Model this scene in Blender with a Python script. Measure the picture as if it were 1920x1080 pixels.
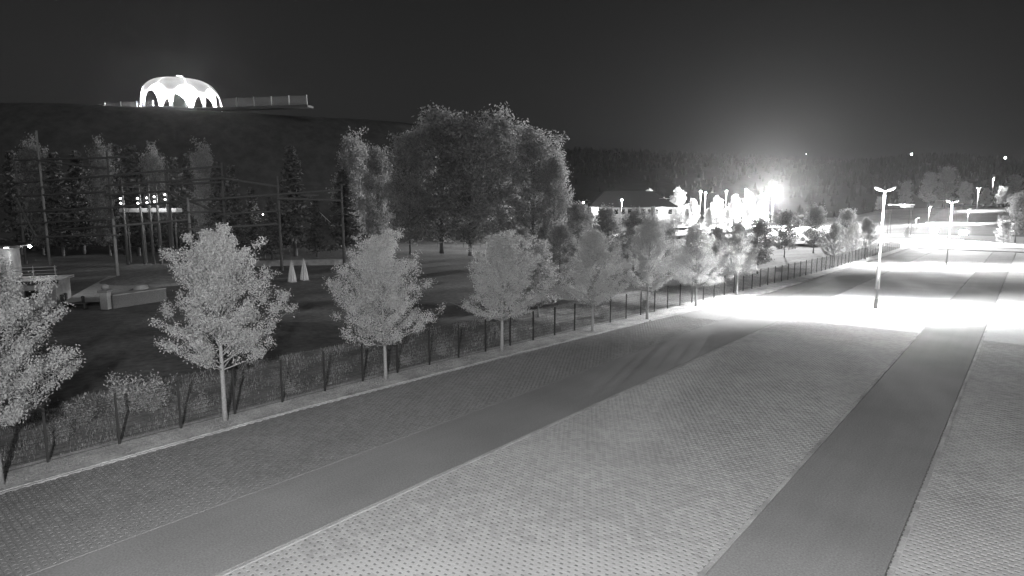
import bpy, math, random
import numpy as np
from mathutils import Vector, Matrix, Quaternion
R = math.radians
random.seed(7)
for o in list(bpy.data.objects): bpy.data.objects.remove(o, do_unlink=True)
S = bpy.context.scene
COL = S.collection

# ------------------------------------------------------------------ camera
FPX = 1150.0; CAMH = 10.0; PITCH = math.atan(155 / FPX); YAW = R(40.2)
cam = bpy.data.cameras.new('camera'); cam_o = bpy.data.objects.new('camera', cam); COL.objects.link(cam_o)
cam.sensor_width = 36.0; cam.lens = 36.0 * FPX / 1920.0; cam.clip_start = 0.1; cam.clip_end = 8000
cam_o.location = (0, 0, CAMH); cam_o.rotation_euler = (R(90) - PITCH, 0, YAW)
S.camera = cam_o
# ------------------------------------------------------------------ night sky (the photograph is black and white)
MOON_EL = R(27); MOON_AZ = R(112)          # compass-style azimuth, clockwise from +Y
w = bpy.data.worlds.new('World'); S.world = w; w.use_nodes = True
nt = w.node_tree; nt.nodes.clear()
sky = nt.nodes.new('ShaderNodeTexSky'); sky.sky_type = 'NISHITA'; sky.sun_disc = False
sky.sun_elevation = MOON_EL; sky.sun_rotation = MOON_AZ; sky.air_density = 1.0; sky.dust_density = 4.0; sky.ozone_density = 1.0
bw = nt.nodes.new('ShaderNodeRGBToBW'); bg = nt.nodes.new('ShaderNodeBackground'); wo = nt.nodes.new('ShaderNodeOutputWorld')
nt.links.new(sky.outputs[0], bw.inputs[0]); nt.links.new(bw.outputs[0], bg.inputs[0]); nt.links.new(bg.outputs[0], wo.inputs[0])
bg.inputs[1].default_value = 0.0056
# ------------------------------------------------------------------ moon
sl = bpy.data.lights.new('moon_light', 'SUN'); sl.energy = 0.35; sl.angle = R(12)
so = bpy.data.objects.new('moon_light', sl); COL.objects.link(so)
md = Vector((math.sin(MOON_AZ) * math.cos(MOON_EL), math.cos(MOON_AZ) * math.cos(MOON_EL), math.sin(MOON_EL)))
so.rotation_euler = md.to_track_quat('Z', 'Y').to_euler(); so.location = md * 60
# ------------------------------------------------------------------ exposure
vs = S.view_settings; vs.view_transform = 'Standard'; vs.look = 'None'; vs.exposure = 0.0; vs.gamma = 1.0; vs.use_curve_mapping = False
S.render.engine = 'CYCLES'
LAMP = 1.0                                  # overall lamp power factor

# ================================================================== terrain and unprojection
def smooth(a, b, t):
    t = min(1.0, max(0.0, (t - a) / (b - a))); return t * t * (3 - 2 * t)
def ray(px, py):
    x = (px - 960) / FPX; y = -(py - 540) / FPX
    f = math.cos(PITCH) + y * math.sin(PITCH); u = -math.sin(PITCH) + y * math.cos(PITCH)
    return Vector((x * math.cos(YAW) - f * math.sin(YAW), x * math.sin(YAW) + f * math.cos(YAW), u))
CAMV = Vector((0, 0, CAMH))
def D(px, py, t): return CAMV + ray(px, py) * t        # a point t metres deep behind a pixel
DECK_L = D(200, 209, 200); DECK_R = D(577, 196.5, 187); DECK_Z = DECK_R.z
HILLC = D(450, 205, 240); HILLC.z = 0
def heap(x, y):                                        # the steep dark hill that carries the pavilion
    dx, dy = x - HILLC.x, y - HILLC.y; a = math.atan2(HILLC.y, HILLC.x)
    dep = dx * math.cos(a) + dy * math.sin(a); lat = -dx * math.sin(a) + dy * math.cos(a)
    d = math.hypot(dep, max(0.0, abs(lat) - 36))
    return (DECK_Z - 1.6) * (1 - smooth(52, 108, d))
def terrain(x, y):
    z = -0.12
    z += heap(x, y)
    m = smooth(-95, -55, x) * (1 - smooth(70, 120, x))
    z += m * 8.6 * smooth(262, 385, y)
    return z
def G(px, py, tmax=900):                               # where a pixel's ray meets the ground
    r = ray(px, py); t = 8.0
    while t < tmax:
        p = CAMV + r * t
        if p.z <= max(terrain(p.x, p.y), 0.0 if p.x > -28 and p.y < 200 else -9): break
        t += max(0.05, t * 0.004)
    p = CAMV + r * t; p.z = terrain(p.x, p.y); return p
def kerb_x(y): return float(np.interp(y, [-30, 15, 30, 48, 72, 113, 175], [-26.6, -26.9, -26.1, -24.8, -22.7, -22.0, -21.6]))
def fence_x(y): return float(np.interp(y, [-30, 5, 22, 33, 44, 56, 76, 100, 175], [-28.6, -28.6, -28.4, -27.8, -27.0, -26.4, -25.0, -24.0, -23.2]))

# ================================================================== materials
MATS = {}
def mat(name, v, rough=0.8, noise=None, amt=0.25, bump=0.0, metal=0.0, emit=0.0, island=0.0, transl=0.0, spec=0.3, scale2=None, amt2=.28):
    if name in MATS: return MATS[name]
    m = bpy.data.materials.new(name); m.use_nodes = True; MATS[name] = m
    n = m.node_tree.nodes; l = m.node_tree.links; b = n['Principled BSDF']
    b.inputs['Roughness'].default_value = rough; b.inputs['Metallic'].default_value = metal
    b.inputs['Specular IOR Level'].default_value = spec
    b.inputs['Base Color'].default_value = (v, v, v, 1)
    val = None
    if noise:
        tc = n.new('ShaderNodeTexCoord'); tx = n.new('ShaderNodeTexNoise'); tx.inputs['Scale'].default_value = noise
        tx.inputs['Detail'].default_value = 6; tx.inputs['Roughness'].default_value = 0.65
        geo = n.new('ShaderNodeNewGeometry'); l.new(geo.outputs['Position'], tx.inputs['Vector'])
        mr = n.new('ShaderNodeMapRange'); mr.inputs[1].default_value = 0.28; mr.inputs[2].default_value = 0.72
        mr.inputs[3].default_value = v * (1 - amt); mr.inputs[4].default_value = v * (1 + amt)
        l.new(tx.outputs[0], mr.inputs[0]); val = mr.outputs[0]
        if scale2:
            t2 = n.new('ShaderNodeTexNoise'); t2.inputs['Scale'].default_value = scale2; t2.inputs['Detail'].default_value = 4
            l.new(geo.outputs['Position'], t2.inputs['Vector'])
            m2 = n.new('ShaderNodeMapRange'); m2.inputs[1].default_value = 0.3; m2.inputs[2].default_value = 0.7
            m2.inputs[3].default_value = 1 - amt2; m2.inputs[4].default_value = 1 + amt2; l.new(t2.outputs[0], m2.inputs[0])
            mu = n.new('ShaderNodeMath'); mu.operation = 'MULTIPLY'; l.new(val, mu.inputs[0]); l.new(m2.outputs[0], mu.inputs[1]); val = mu.outputs[0]
        if bump:
            bp = n.new('ShaderNodeBump'); bp.inputs['Strength'].default_value = bump; bp.inputs['Distance'].default_value = 0.02
            l.new(tx.outputs[0], bp.inputs['Height']); l.new(bp.outputs[0], b.inputs['Normal'])
    if island:
        geo = n.new('ShaderNodeNewGeometry'); mr = n.new('ShaderNodeMapRange')
        mr.inputs[3].default_value = 1 - island; mr.inputs[4].default_value = 1 + island
        l.new(geo.outputs['Random Per Island'], mr.inputs[0])
        mu = n.new('ShaderNodeMath'); mu.operation = 'MULTIPLY'; l.new(mr.outputs[0], mu.inputs[0])
        if val: l.new(val, mu.inputs[1])
        else: mu.inputs[1].default_value = v
        val = mu.outputs[0]
    if val: l.new(val, b.inputs['Base Color'])
    if emit:
        b.inputs['Emission Color'].default_value = (1, 1, 1, 1); b.inputs['Emission Strength'].default_value = emit
    if transl:
        out = n['Material Output']; tr = n.new('ShaderNodeBsdfTranslucent'); mx = n.new('ShaderNodeMixShader'); mx.inputs[0].default_value = transl
        if val: l.new(val, tr.inputs[0])
        else: tr.inputs[0].default_value = (v, v, v, 1)
        l.new(b.outputs[0], mx.inputs[1]); l.new(tr.outputs[0], mx.inputs[2]); l.new(mx.outputs[0], out.inputs[0])
    return m
M_lawn = mat('lawn', 0.14, 0.95, 1.7, 0.4, 0.6, scale2=0.12)
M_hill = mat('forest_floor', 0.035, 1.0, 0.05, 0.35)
M_asph = mat('asphalt', 0.195, 0.85, 16, 0.34, 0.25, scale2=0.22, amt2=.12)
def add_streaks(m, amt):                                # faint wheel-worn streaks along the lanes
    n = m.node_tree.nodes; l = m.node_tree.links; b = n['Principled BSDF']; src = b.inputs['Base Color'].links[0].from_socket
    g = n.new('ShaderNodeNewGeometry'); mp = n.new('ShaderNodeMapping'); mp.inputs['Scale'].default_value = (2.3, .07, 1)
    t = n.new('ShaderNodeTexNoise'); t.inputs['Scale'].default_value = 1.0; t.inputs['Detail'].default_value = 5
    mr = n.new('ShaderNodeMapRange'); mr.inputs[1].default_value = .3; mr.inputs[2].default_value = .7; mr.inputs[3].default_value = 1 - amt; mr.inputs[4].default_value = 1 + amt
    mu = n.new('ShaderNodeMath'); mu.operation = 'MULTIPLY'
    l.new(g.outputs['Position'], mp.inputs[0]); l.new(mp.outputs[0], t.inputs['Vector']); l.new(t.outputs[0], mr.inputs[0]); l.new(src, mu.inputs[0]); l.new(mr.outputs[0], mu.inputs[1]); l.new(mu.outputs[0], b.inputs['Base Color'])
add_streaks(M_asph, .035)
M_conc = mat('paver_concrete', 0.32, 0.85, 30, 0.16, 0.25, island=0.13, scale2=0.35, amt2=.09)
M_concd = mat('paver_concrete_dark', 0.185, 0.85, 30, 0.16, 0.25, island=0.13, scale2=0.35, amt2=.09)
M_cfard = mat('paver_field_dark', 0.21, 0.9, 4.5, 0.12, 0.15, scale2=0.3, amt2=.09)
M_bed = mat('joint_soil', 0.16, 1.0, 3.5, 0.6)
M_stone = mat('edging_concrete', 0.3, 0.85, 14, 0.2, 0.2, scale2=0.6)
M_verge = mat('verge_gravel_turf', 0.36, 0.95, 9, 0.45, 0.8, scale2=0.8)
M_meadow = mat('meadow_turf', 0.2, 0.95, 5, 0.4, 0.8, scale2=0.5)
M_leaf = mat('leaf', 0.52, 0.85, island=0.22, transl=0.5)
M_leaf2 = mat('leaf_dark', 0.36, 0.85, island=0.3, transl=0.45)
M_needle = mat('needle', 0.13, 0.85, island=0.5, transl=0.15)
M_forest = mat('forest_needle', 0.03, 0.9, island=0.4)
M_grass = mat('grass_blade', 0.34, 0.8, island=0.3, transl=0.3)
M_shrub = mat('shrub_leaf', 0.36, 0.8, island=0.5, transl=0.3)
M_bark = mat('bark', 0.16, 0.9, 12, 0.4, 0.6)
M_barkp = mat('limewashed_bark', 0.24, 0.9, 14, 0.3, 0.5)
M_post = mat('fence_coated_steel', 0.03, 0.5)
M_wire = mat('fence_wire', 0.045, 0.6)
M_galv = mat('galvanised_steel', 0.42, 0.5, 9, 0.12, metal=0.2)
M_dark = mat('dark_metal', 0.06, 0.5)
M_white = mat('white_panel', 0.75, 0.6, 5, 0.06)
M_wall = mat('render_wall', 0.36, 0.9, 6, 0.15, 0.2, scale2=0.7)
M_roof = mat('roof_sheet', 0.05, 0.7, 4, 0.2)
M_wood = mat('weathered_timber', 0.13, 0.85, 9, 0.35, 0.3)
M_paleW = mat('pale_timber', 0.3, 0.8, 9, 0.2, 0.3)
M_memb = mat('membrane', 0.75, 0.7, 2.5, 0.05, transl=0.6)
M_cloth = mat('parasol_cloth', 0.5, 0.9, 8, 0.12)
M_path = mat('pale_path', 0.36, 0.95, 3, 0.3, 0.4)
M_sand = mat('sand', 0.5, 1.0, 6, 0.2)
M_glow = mat('lamp_lens', 0.8, 0.4, emit=60)
M_glowS = mat('lamp_lens_small', 0.8, 0.4, emit=9)
M_glowX = mat('flood_lens', 0.8, 0.4, emit=170)
M_win = mat('lit_window', 0.8, 0.4, emit=1.6)
M_glass = mat('dark_glass', 0.02, 0.08, spec=0.6)
gm = mat('rail_mesh_panel', 0.55, 0.6)
def make_rail_panel():
    n = gm.node_tree.nodes; l = gm.node_tree.links
    tr = n.new('ShaderNodeBsdfTransparent'); mx = n.new('ShaderNodeMixShader'); mx.inputs[0].default_value = 0.22
    l.new(tr.outputs[0], mx.inputs[1]); l.new(n['Principled BSDF'].outputs[0], mx.inputs[2]); l.new(mx.outputs[0], n['Material Output'].inputs[0])
make_rail_panel()

# ================================================================== mesh helpers
class MB:
    def __init__(s): s.v = []; s.f = []
    def box(s, c, d, rz=0.0):
        i = len(s.v); x, y, z = d[0] / 2, d[1] / 2, d[2] / 2; ca, sa = math.cos(rz), math.sin(rz)
        for a, b, e in ((-1,-1,-1),(1,-1,-1),(1,1,-1),(-1,1,-1),(-1,-1,1),(1,-1,1),(1,1,1),(-1,1,1)):
            X, Y = a * x, b * y
            s.v.append((c[0] + X * ca - Y * sa, c[1] + X * sa + Y * ca, c[2] + e * z))
        s.f += [tuple(i + k for k in q) for q in ((0,3,2,1),(4,5,6,7),(0,1,5,4),(1,2,6,5),(2,3,7,6),(3,0,4,7))]; return s
    def tube(s, pts, rad, n=8, cap=True):
        pts = [Vector(p) for p in pts]
        if not hasattr(rad, '__len__'): rad = [rad] * len(pts)
        i0 = len(s.v); prev = None
        for k, p in enumerate(pts):
            d = (pts[min(k + 1, len(pts) - 1)] - pts[max(k - 1, 0)]).normalized()
            a = Vector((1, 0, 0)) if abs(d.x) < 0.9 else Vector((0, 1, 0))
            if prev is not None: a = prev
            u = (a - d * a.dot(d)).normalized(); v = d.cross(u); prev = u
            for j in range(n):
                t = 2 * math.pi * j / n; s.v.append(tuple(p + (u * math.cos(t) + v * math.sin(t)) * rad[k]))
        for k in range(len(pts) - 1):
            for j in range(n):
                a = i0 + k * n + j; b = i0 + k * n + (j + 1) % n; s.f.append((a, b, b + n, a + n))
        if cap:
            s.f.append(tuple(i0 + j for j in reversed(range(n)))); e = i0 + (len(pts) - 1) * n; s.f.append(tuple(e + j for j in range(n)))
        return s
    def lathe(s, prof, n=16, c=(0, 0, 0)):
        i0 = len(s.v)
        for r, z in prof:
            for j in range(n):
                t = 2 * math.pi * j / n; s.v.append((c[0] + r * math.cos(t), c[1] + r * math.sin(t), c[2] + z))
        for k in range(len(prof) - 1):
            for j in range(n):
                a = i0 + k * n + j; b = i0 + k * n + (j + 1) % n; s.f.append((a, b, b + n, a + n))
        s.f.append(tuple(i0 + j for j in reversed(range(n)))); e = i0 + (len(prof) - 1) * n; s.f.append(tuple(e + j for j in range(n)))
        return s
    def poly(s, pts): i = len(s.v); s.v += [tuple(p) for p in pts]; s.f.append(tuple(range(i, i + len(pts)))); return s
    def mesh(s, name, m, smooth_=False):
        me = bpy.data.meshes.new(name); me.from_pydata(s.v, [], s.f); me.update()
        me.materials.append(m)
        if smooth_: me.polygons.foreach_set('use_smooth', [True] * len(me.polygons))
        return me
    def build(s, name, m, parent=None, smooth_=False): return link(name, s.mesh(name, m, smooth_), parent)
def link(name, me, parent=None, loc=None, rz=None, sc=None):
    o = bpy.data.objects.new(name, me); COL.objects.link(o)
    if parent: o.parent = parent
    if loc is not None: o.location = loc
    if rz is not None: o.rotation_euler = (0, 0, rz)
    if sc is not None: o.scale = sc if hasattr(sc, '__len__') else (sc, sc, sc)
    return o
def tag(o, label=None, cat=None, group=None, kind=None):
    if label: o['label'] = label
    if cat: o['category'] = cat
    if group: o['group'] = group
    if kind: o['kind'] = kind
    return o
def thing(name, loc, label, cat, group=None, rz=0.0, sc=None): return tag(link(name, None, None, loc, rz, sc), label, cat, group)
def np_mesh(name, V, nper, m, smooth_=False):      # polygons of nper consecutive vertices
    V = np.asarray(V, dtype=np.float32).reshape(-1, 3); nv = len(V); nf = nv // nper
    me = bpy.data.meshes.new(name); me.vertices.add(nv); me.loops.add(nv); me.polygons.add(nf)
    me.vertices.foreach_set('co', V.ravel()); me.loops.foreach_set('vertex_index', np.arange(nv, dtype=np.int32))
    me.polygons.foreach_set('loop_start', np.arange(0, nv, nper, dtype=np.int32))
    try: me.polygons.foreach_set('loop_total', np.full(nf, nper, dtype=np.int32))
    except Exception: pass
    me.update(calc_edges=True); me.validate(); me.materials.append(m); return me
def light(name, kind, parent, loc, power, target=None, size=0.15, cone=None, blend=0.5, sx=1.0, rz=0.0):
    l = bpy.data.lights.new(name, kind); l.energy = power * LAMP; l.shadow_soft_size = size
    o = bpy.data.objects.new(name, l); COL.objects.link(o)
    if parent: o.parent = parent
    o.location = loc
    if kind == 'SPOT':
        l.spot_size = cone; l.spot_blend = blend
        if target is not None:
            q = (Vector(target) - Vector(loc)).to_track_quat('-Z', 'Y'); o.rotation_euler = q.to_euler()
        else: o.rotation_euler = (0, 0, rz)
        o.scale = (sx, 1, 1)
    return o

# ================================================================== ground, hills
def build_ground():
    xs = sorted(set(list(np.arange(-420, 421, 7.0)) + list(np.arange(-3000, 3001, 150.0))))
    ys = sorted(set(list(np.arange(-120, 521, 7.0)) + list(np.arange(-900, 3001, 150.0))))
    V = [(x, y, terrain(x, y) + (0 if (-40 < x < 45 and -60 < y < 230) else 0.35 * math.sin(x * .071 + 1) * math.sin(y * .053) + .18 * math.sin(x * .23) * math.cos(y * .19 + x * .1) - .35)) for y in ys for x in xs]
    nx = len(xs); F_ = [(j * nx + i, j * nx + i + 1, (j + 1) * nx + i + 1, (j + 1) * nx + i) for j in range(len(ys) - 1) for i in range(nx - 1)]
    b = MB(); b.v = V; b.f = F_; tag(b.build('ground', M_lawn, None, True), kind='structure')
build_ground()
def build_heap():
    b = MB(); n = 90; ext = 155.0
    for j in range(n + 1):
        for i in range(n + 1):
            x = HILLC.x - ext + 2 * ext * i / n; y = HILLC.y - ext + 2 * ext * j / n; h_ = heap(x, y)
            b.v.append((x, y, terrain(x, y) + (.25 + .5 * math.sin(x * .31) * math.sin(y * .27) * (1 if h_ < DECK_Z - 2.2 else 0) if h_ > .5 else -1.5)))
    for j in range(n):
        for i in range(n): a = j * (n + 1) + i; b.f.append((a, a + 1, a + n + 2, a + n + 1))
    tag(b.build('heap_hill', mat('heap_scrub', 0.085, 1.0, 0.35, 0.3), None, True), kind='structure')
build_heap()
def cone_trees(pts, hs, name, m):
    V = []
    for (x, y, z), h in zip(pts, hs):
        r = h * random.uniform(.16, .3); n = 6; a0 = random.random() * 6
        for k in range(n):
            a, b_ = a0 + k * 2 * math.pi / n, a0 + (k + 1) * 2 * math.pi / n
            V += [(x + r * math.cos(a), y + r * math.sin(a), z + h * random.uniform(.05, .2)), (x + r * math.cos(b_), y + r * math.sin(b_), z + h * random.uniform(.05, .2)), (x, y, z + h)]
    return np_mesh(name, V, 3, m)
def ridge(name, prof, tb, tt, label_forest, n_tree, hmin, hmax):
    pxs = np.arange(prof[0][0], prof[-1][0] + 1, 20.0); b = MB(); rows = 9; rng = random.Random(len(prof))
    tops = []
    for k in range(rows):
        s = k / (rows - 1)
        for px in pxs:
            py = float(np.interp(px, [p[0] for p in prof], [p[1] for p in prof])) + 6
            top = D(px, py, tt); t = tb + (tt - tb) * s
            q = D(px, 385, t); zz = -3 + (top.z + 3) * (s ** 0.8) + (rng.uniform(-3, 3) if 0 < k < rows - 1 else 0)
            b.v.append((q.x, q.y, zz))
    nx = len(pxs)
    for k in range(rows - 1):
        for i in range(nx - 1): a = k * nx + i; b.f.append((a, a + 1, a + nx + 1, a + nx))
    for i in range(nx):                                # the far side falls away
        p = b.v[(rows - 1) * nx + i]; b.v.append((p[0] * 1.5, p[1] * 1.5, -5))
    for i in range(nx - 1): a = (rows - 1) * nx + i; b.f.append((a, a + 1, a + nx + 1, a + nx))
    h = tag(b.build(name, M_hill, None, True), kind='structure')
    pts = []; hs = []
    for _ in range(n_tree):
        k = rng.random() ** .5 * (rows - 1.001); i = rng.random() * (nx - 1.001); k0, i0 = int(k), int(i); fk, fi = k - k0, i - i0
        def P(kk, ii): return Vector(b.v[kk * nx + ii])
        p = (P(k0, i0) * (1 - fi) + P(k0, i0 + 1) * fi) * (1 - fk) + (P(k0 + 1, i0) * (1 - fi) + P(k0 + 1, i0 + 1) * fi) * fk
        pts.append((p.x, p.y, p.z - 1)); hs.append(rng.uniform(hmin, hmax))
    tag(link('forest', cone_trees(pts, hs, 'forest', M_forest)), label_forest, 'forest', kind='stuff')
ridge('far_hill', [(-500, 330), (300, 300), (700, 285), (1000, 277), (1120, 276), (1250, 283), (1400, 290), (1550, 295), (1750, 300), (2000, 305), (2400, 320)], 700, 1500, 'dark wooded far ridge along the left of the skyline', 5200, 8, 13)
ridge('wooded_hill', [(1480, 330), (1560, 306), (1640, 297), (1700, 292), (1760, 288), (1820, 291), (1880, 298), (1960, 303), (2100, 318), (2400, 350)], 520, 980, 'darker wooded knoll on the right of the skyline', 3600, 6, 11)

# ================================================================== car park
Y0, Y1 = -14.0, 172.0
XL1, XL2, XL3, XL4, XR = -20.1, -16.1, -6.0, -2.15, 34.0
def slab(name, xa, xb, ya, yb, zt, m, thick=0.1, step=4.0, kind='structure'):
    b = MB(); ys = np.arange(ya, yb + .01, step)
    fa = xa if callable(xa) else (lambda y: xa); fb = xb if callable(xb) else (lambda y: xb)
    for y in ys:
        for x, z in ((fa(y), zt - thick), (fa(y), zt), (fb(y), zt), (fb(y), zt - thick)): b.v.append((x, float(y), z))
    for k in range(len(ys) - 1):
        for j in range(3): a = k * 4 + j; b.f.append((a, a + 4, a + 5, a + 1))
    b.f += [(0, 1, 2, 3), tuple(len(b.v) - 4 + j for j in (3, 2, 1, 0))]
    return tag(b.build(name, m), kind=kind)
slab('asphalt_aisle', XL1, XL2 - .12, Y0, Y1, 0.0, M_asph)
slab('asphalt_aisle', XL3, XL4 - .12, Y0, Y1, 0.0, M_asph)
PW, PD = 0.25, 0.19; BEDZ = 0.022
def paver_poly(rng=None):
    g = 0.004; hx, hy = PW / 2 - g, PD / 2 - g; nx_, ny_ = 0.055, 0.041
    return [(-hx, -hy), (hx, -hy), (hx, -ny_), (hx - nx_, -ny_), (hx - nx_, ny_), (hx, ny_), (hx, hy), (-hx, hy), (-hx, ny_), (-hx + nx_, ny_), (-hx + nx_, -ny_), (-hx, -ny_)]
PP = paver_poly()
def paver_mesh(m):
    b = MB(); n = len(PP)
    b.v += [(x, y, -BEDZ) for x, y in PP] + [(x, y, 0.0) for x, y in PP]
    b.f.append(tuple(range(n, 2 * n)))
    for k in range(n): b.f.append((k, (k + 1) % n, n + (k + 1) % n, n + k))
    return b.mesh('paver', m)
PAVER = paver_mesh(M_conc); PAVER_D = paver_mesh(M_concd)
def in_view(x, y):
    X = x; Y = y; f0 = -math.sin(YAW) * X + math.cos(YAW) * Y; s0 = math.cos(YAW) * X + math.sin(YAW) * Y
    fc = f0 * math.cos(PITCH) + CAMH * math.sin(PITCH); uc = f0 * math.sin(PITCH) - CAMH * math.cos(PITCH)
    if fc < 1: return None
    return 960 + FPX * s0 / fc, 540 - FPX * uc / fc
def paved(name, xa, xb, ya, yb, mt, pm):
    """bed sheet, the 300 nearest pavers as pieces, the others joined, and a plain sheet where they can no longer be told apart"""
    bed = slab(name, xa, xb, ya, yb, -BEDZ, M_bed, 0.08)
    rng = random.Random(3); cells = []
    j = 0; y = ya + PD / 2
    fa = xa if callable(xa) else (lambda y: xa); fb = xb if callable(xb) else (lambda y: xb)
    while y < yb - PD / 2:
        x = fa(y) + (PW / 2 if j % 2 else 0)
        while x < fb(y) + .03:
            q = in_view(x, y)
            if q and -90 < q[0] < 2010 and q[1] < 1190: cells.append((x * x + y * y, x, y, q))
            x += PW
        y += PD; j += 1
    vis = sorted([c for c in cells if 0 < c[3][0] < 1920 and c[3][1] < 1078])
    own = set((c[1], c[2]) for c in vis[:300])
    pn = np.array(PP); n = len(pn); V = []; top = []
    for c in cells:
        x, y = c[1], c[2]; dz = -.006 + rng.uniform(-.0025, .0025)
        if (x, y) in own: link('paver', pm, bed, (x, y, dz)); continue
        top.append((x, y, dz))
    T = np.array(top); base = np.zeros((len(T), n, 3), np.float32); base[:, :, 0] = T[:, 0:1] + pn[:, 0]; base[:, :, 1] = T[:, 1:2] + pn[:, 1]; base[:, :, 2] = T[:, 2:3]
    me = bpy.data.meshes.new('joined_pavers'); k = len(T)
    low = base.copy(); low[:, :, 2] = -BEDZ
    allv = np.concatenate([base, low], 1).reshape(-1, 3); me.vertices.add(len(allv)); me.vertices.foreach_set('co', allv.ravel())
    off = (np.arange(k) * 2 * n)[:, None]
    topf = (off + np.arange(n)[None, :]); 
    sides = np.stack([np.arange(n) + n, (np.arange(n) + 1) % n + n, (np.arange(n) + 1) % n, np.arange(n)], 1)
    sidef = (off[:, :, None] + sides[None]).reshape(-1, 4)
    loops = np.concatenate([topf.ravel(), sidef.ravel()]); me.loops.add(len(loops)); me.loops.foreach_set('vertex_index', loops.astype(np.int32))
    starts = np.concatenate([np.arange(k) * n, k * n + np.arange(len(sidef)) * 4]); me.polygons.add(len(starts)); me.polygons.foreach_set('loop_start', starts.astype(np.int32))
    me.update(calc_edges=True); me.polygons.foreach_set('use_smooth', np.zeros(len(starts), dtype=bool)); me.materials.append(mt)
    tag(link('joined_pavers', me, bed), kind='stuff')
    return bed
M_cfar = mat('paver_field', 0.35, 0.9, 4.5, 0.12, 0.15, scale2=0.3, amt2=.09)
YFAR = 57.0
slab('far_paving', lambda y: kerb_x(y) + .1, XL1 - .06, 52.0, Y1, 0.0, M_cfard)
slab('far_paving', XL2 + .02, XL3 - .12, YFAR, Y1, 0.0, M_cfar)
slab('far_paving', XL4 + .02, XR, YFAR, Y1, 0.0, M_cfar)
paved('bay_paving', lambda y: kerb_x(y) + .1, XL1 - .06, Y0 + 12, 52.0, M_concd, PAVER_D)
paved('bay_paving', XL2 + .02, XL3 - .12, Y0 + 14, YFAR, M_conc, PAVER)
paved('bay_paving', XL4 + .02, 22.0, Y0 + 14, YFAR, M_conc, PAVER)
# edging stones along the paving (a piece every metre) and the kerb under the trees
def stone_mesh(wd, ht, ln=0.99, m=None):
    b = MB(); c = .012; hx, hy = wd / 2, ln / 2
    lo = [(-hx, -hy, -.1), (hx, -hy, -.1), (hx, hy, -.1), (-hx, hy, -.1)]; mi = [(x, y, ht - c) for x, y, _ in lo]
    up = [(-hx + c, -hy + c, ht), (hx - c, -hy + c, ht), (hx - c, hy - c, ht), (-hx + c, hy - c, ht)]
    b.v = lo + mi + up
    for k in range(4):
        n = (k + 1) % 4; b.f.append((k, n, n + 4, k + 4)); b.f.append((k + 4, n + 4, n + 8, k + 8))
    b.f.append((8, 9, 10, 11)); return b.mesh('edging_stone', m or M_stone)
ST_FLAT = stone_mesh(.14, .012); ST_KERB = stone_mesh(.15, .12); ST_LOW = stone_mesh(.10, .03)
def edging(name, fx, ya, yb, me):
    e = tag(link(name, None), kind='structure'); y = ya; rng = random.Random(5)
    while y < yb:
        x0, x1 = fx(y), fx(y + 1); o = link('edging_stone', me, e, ((x0 + x1) / 2, y + .5, rng.uniform(-.001, .001)), math.atan2(-(x1 - x0), 1.0))
        y += 1.0
for x in (XL2 + .0, XL3 - .1, XL4 + .0): edging('paving_edging', lambda y, x=x: x, -6, 150, ST_FLAT)
ST_DARK = stone_mesh(.12, .012, m=M_concd)
edging('paving_edging', lambda y: XL1 - .05, -6, 150, ST_DARK)
edging('flush_kerb', lambda y: kerb_x(y), -10, 47, ST_LOW)
edging('raised_kerb', lambda y: kerb_x(y), 48, 171, ST_KERB)
slab('grass_verge', lambda y: fence_x(y) - .5, lambda y: kerb_x(y) - .08, -14, 174, 0.05, M_verge, 0.3)
# far end of the site: cross road, second car park climbing away, pale path
slab('cross_road', -60, 60, 173, 186, -0.02, M_asph, 0.1)
def sheet(name, xa, xb, ya, yb, m, lift=.05, step=5.0):
    b = MB(); xs = np.linspace(xa, xb, 10); ys = np.arange(ya, yb + .1, step)
    for y in ys:
        for x in xs: b.v.append((float(x), float(y), terrain(float(x), float(y)) + lift))
    for j in range(len(ys) - 1):
        for i in range(9): a = j * 10 + i; b.f.append((a, a + 1, a + 11, a + 10))
    return tag(b.build(name, m, None, True), kind='structure')
sheet('second_car_park', -44, 40, 187, 258, M_cfar, .12)
sheet('upper_road', -34, 36, 262, 430, M_asph, .3)

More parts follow.
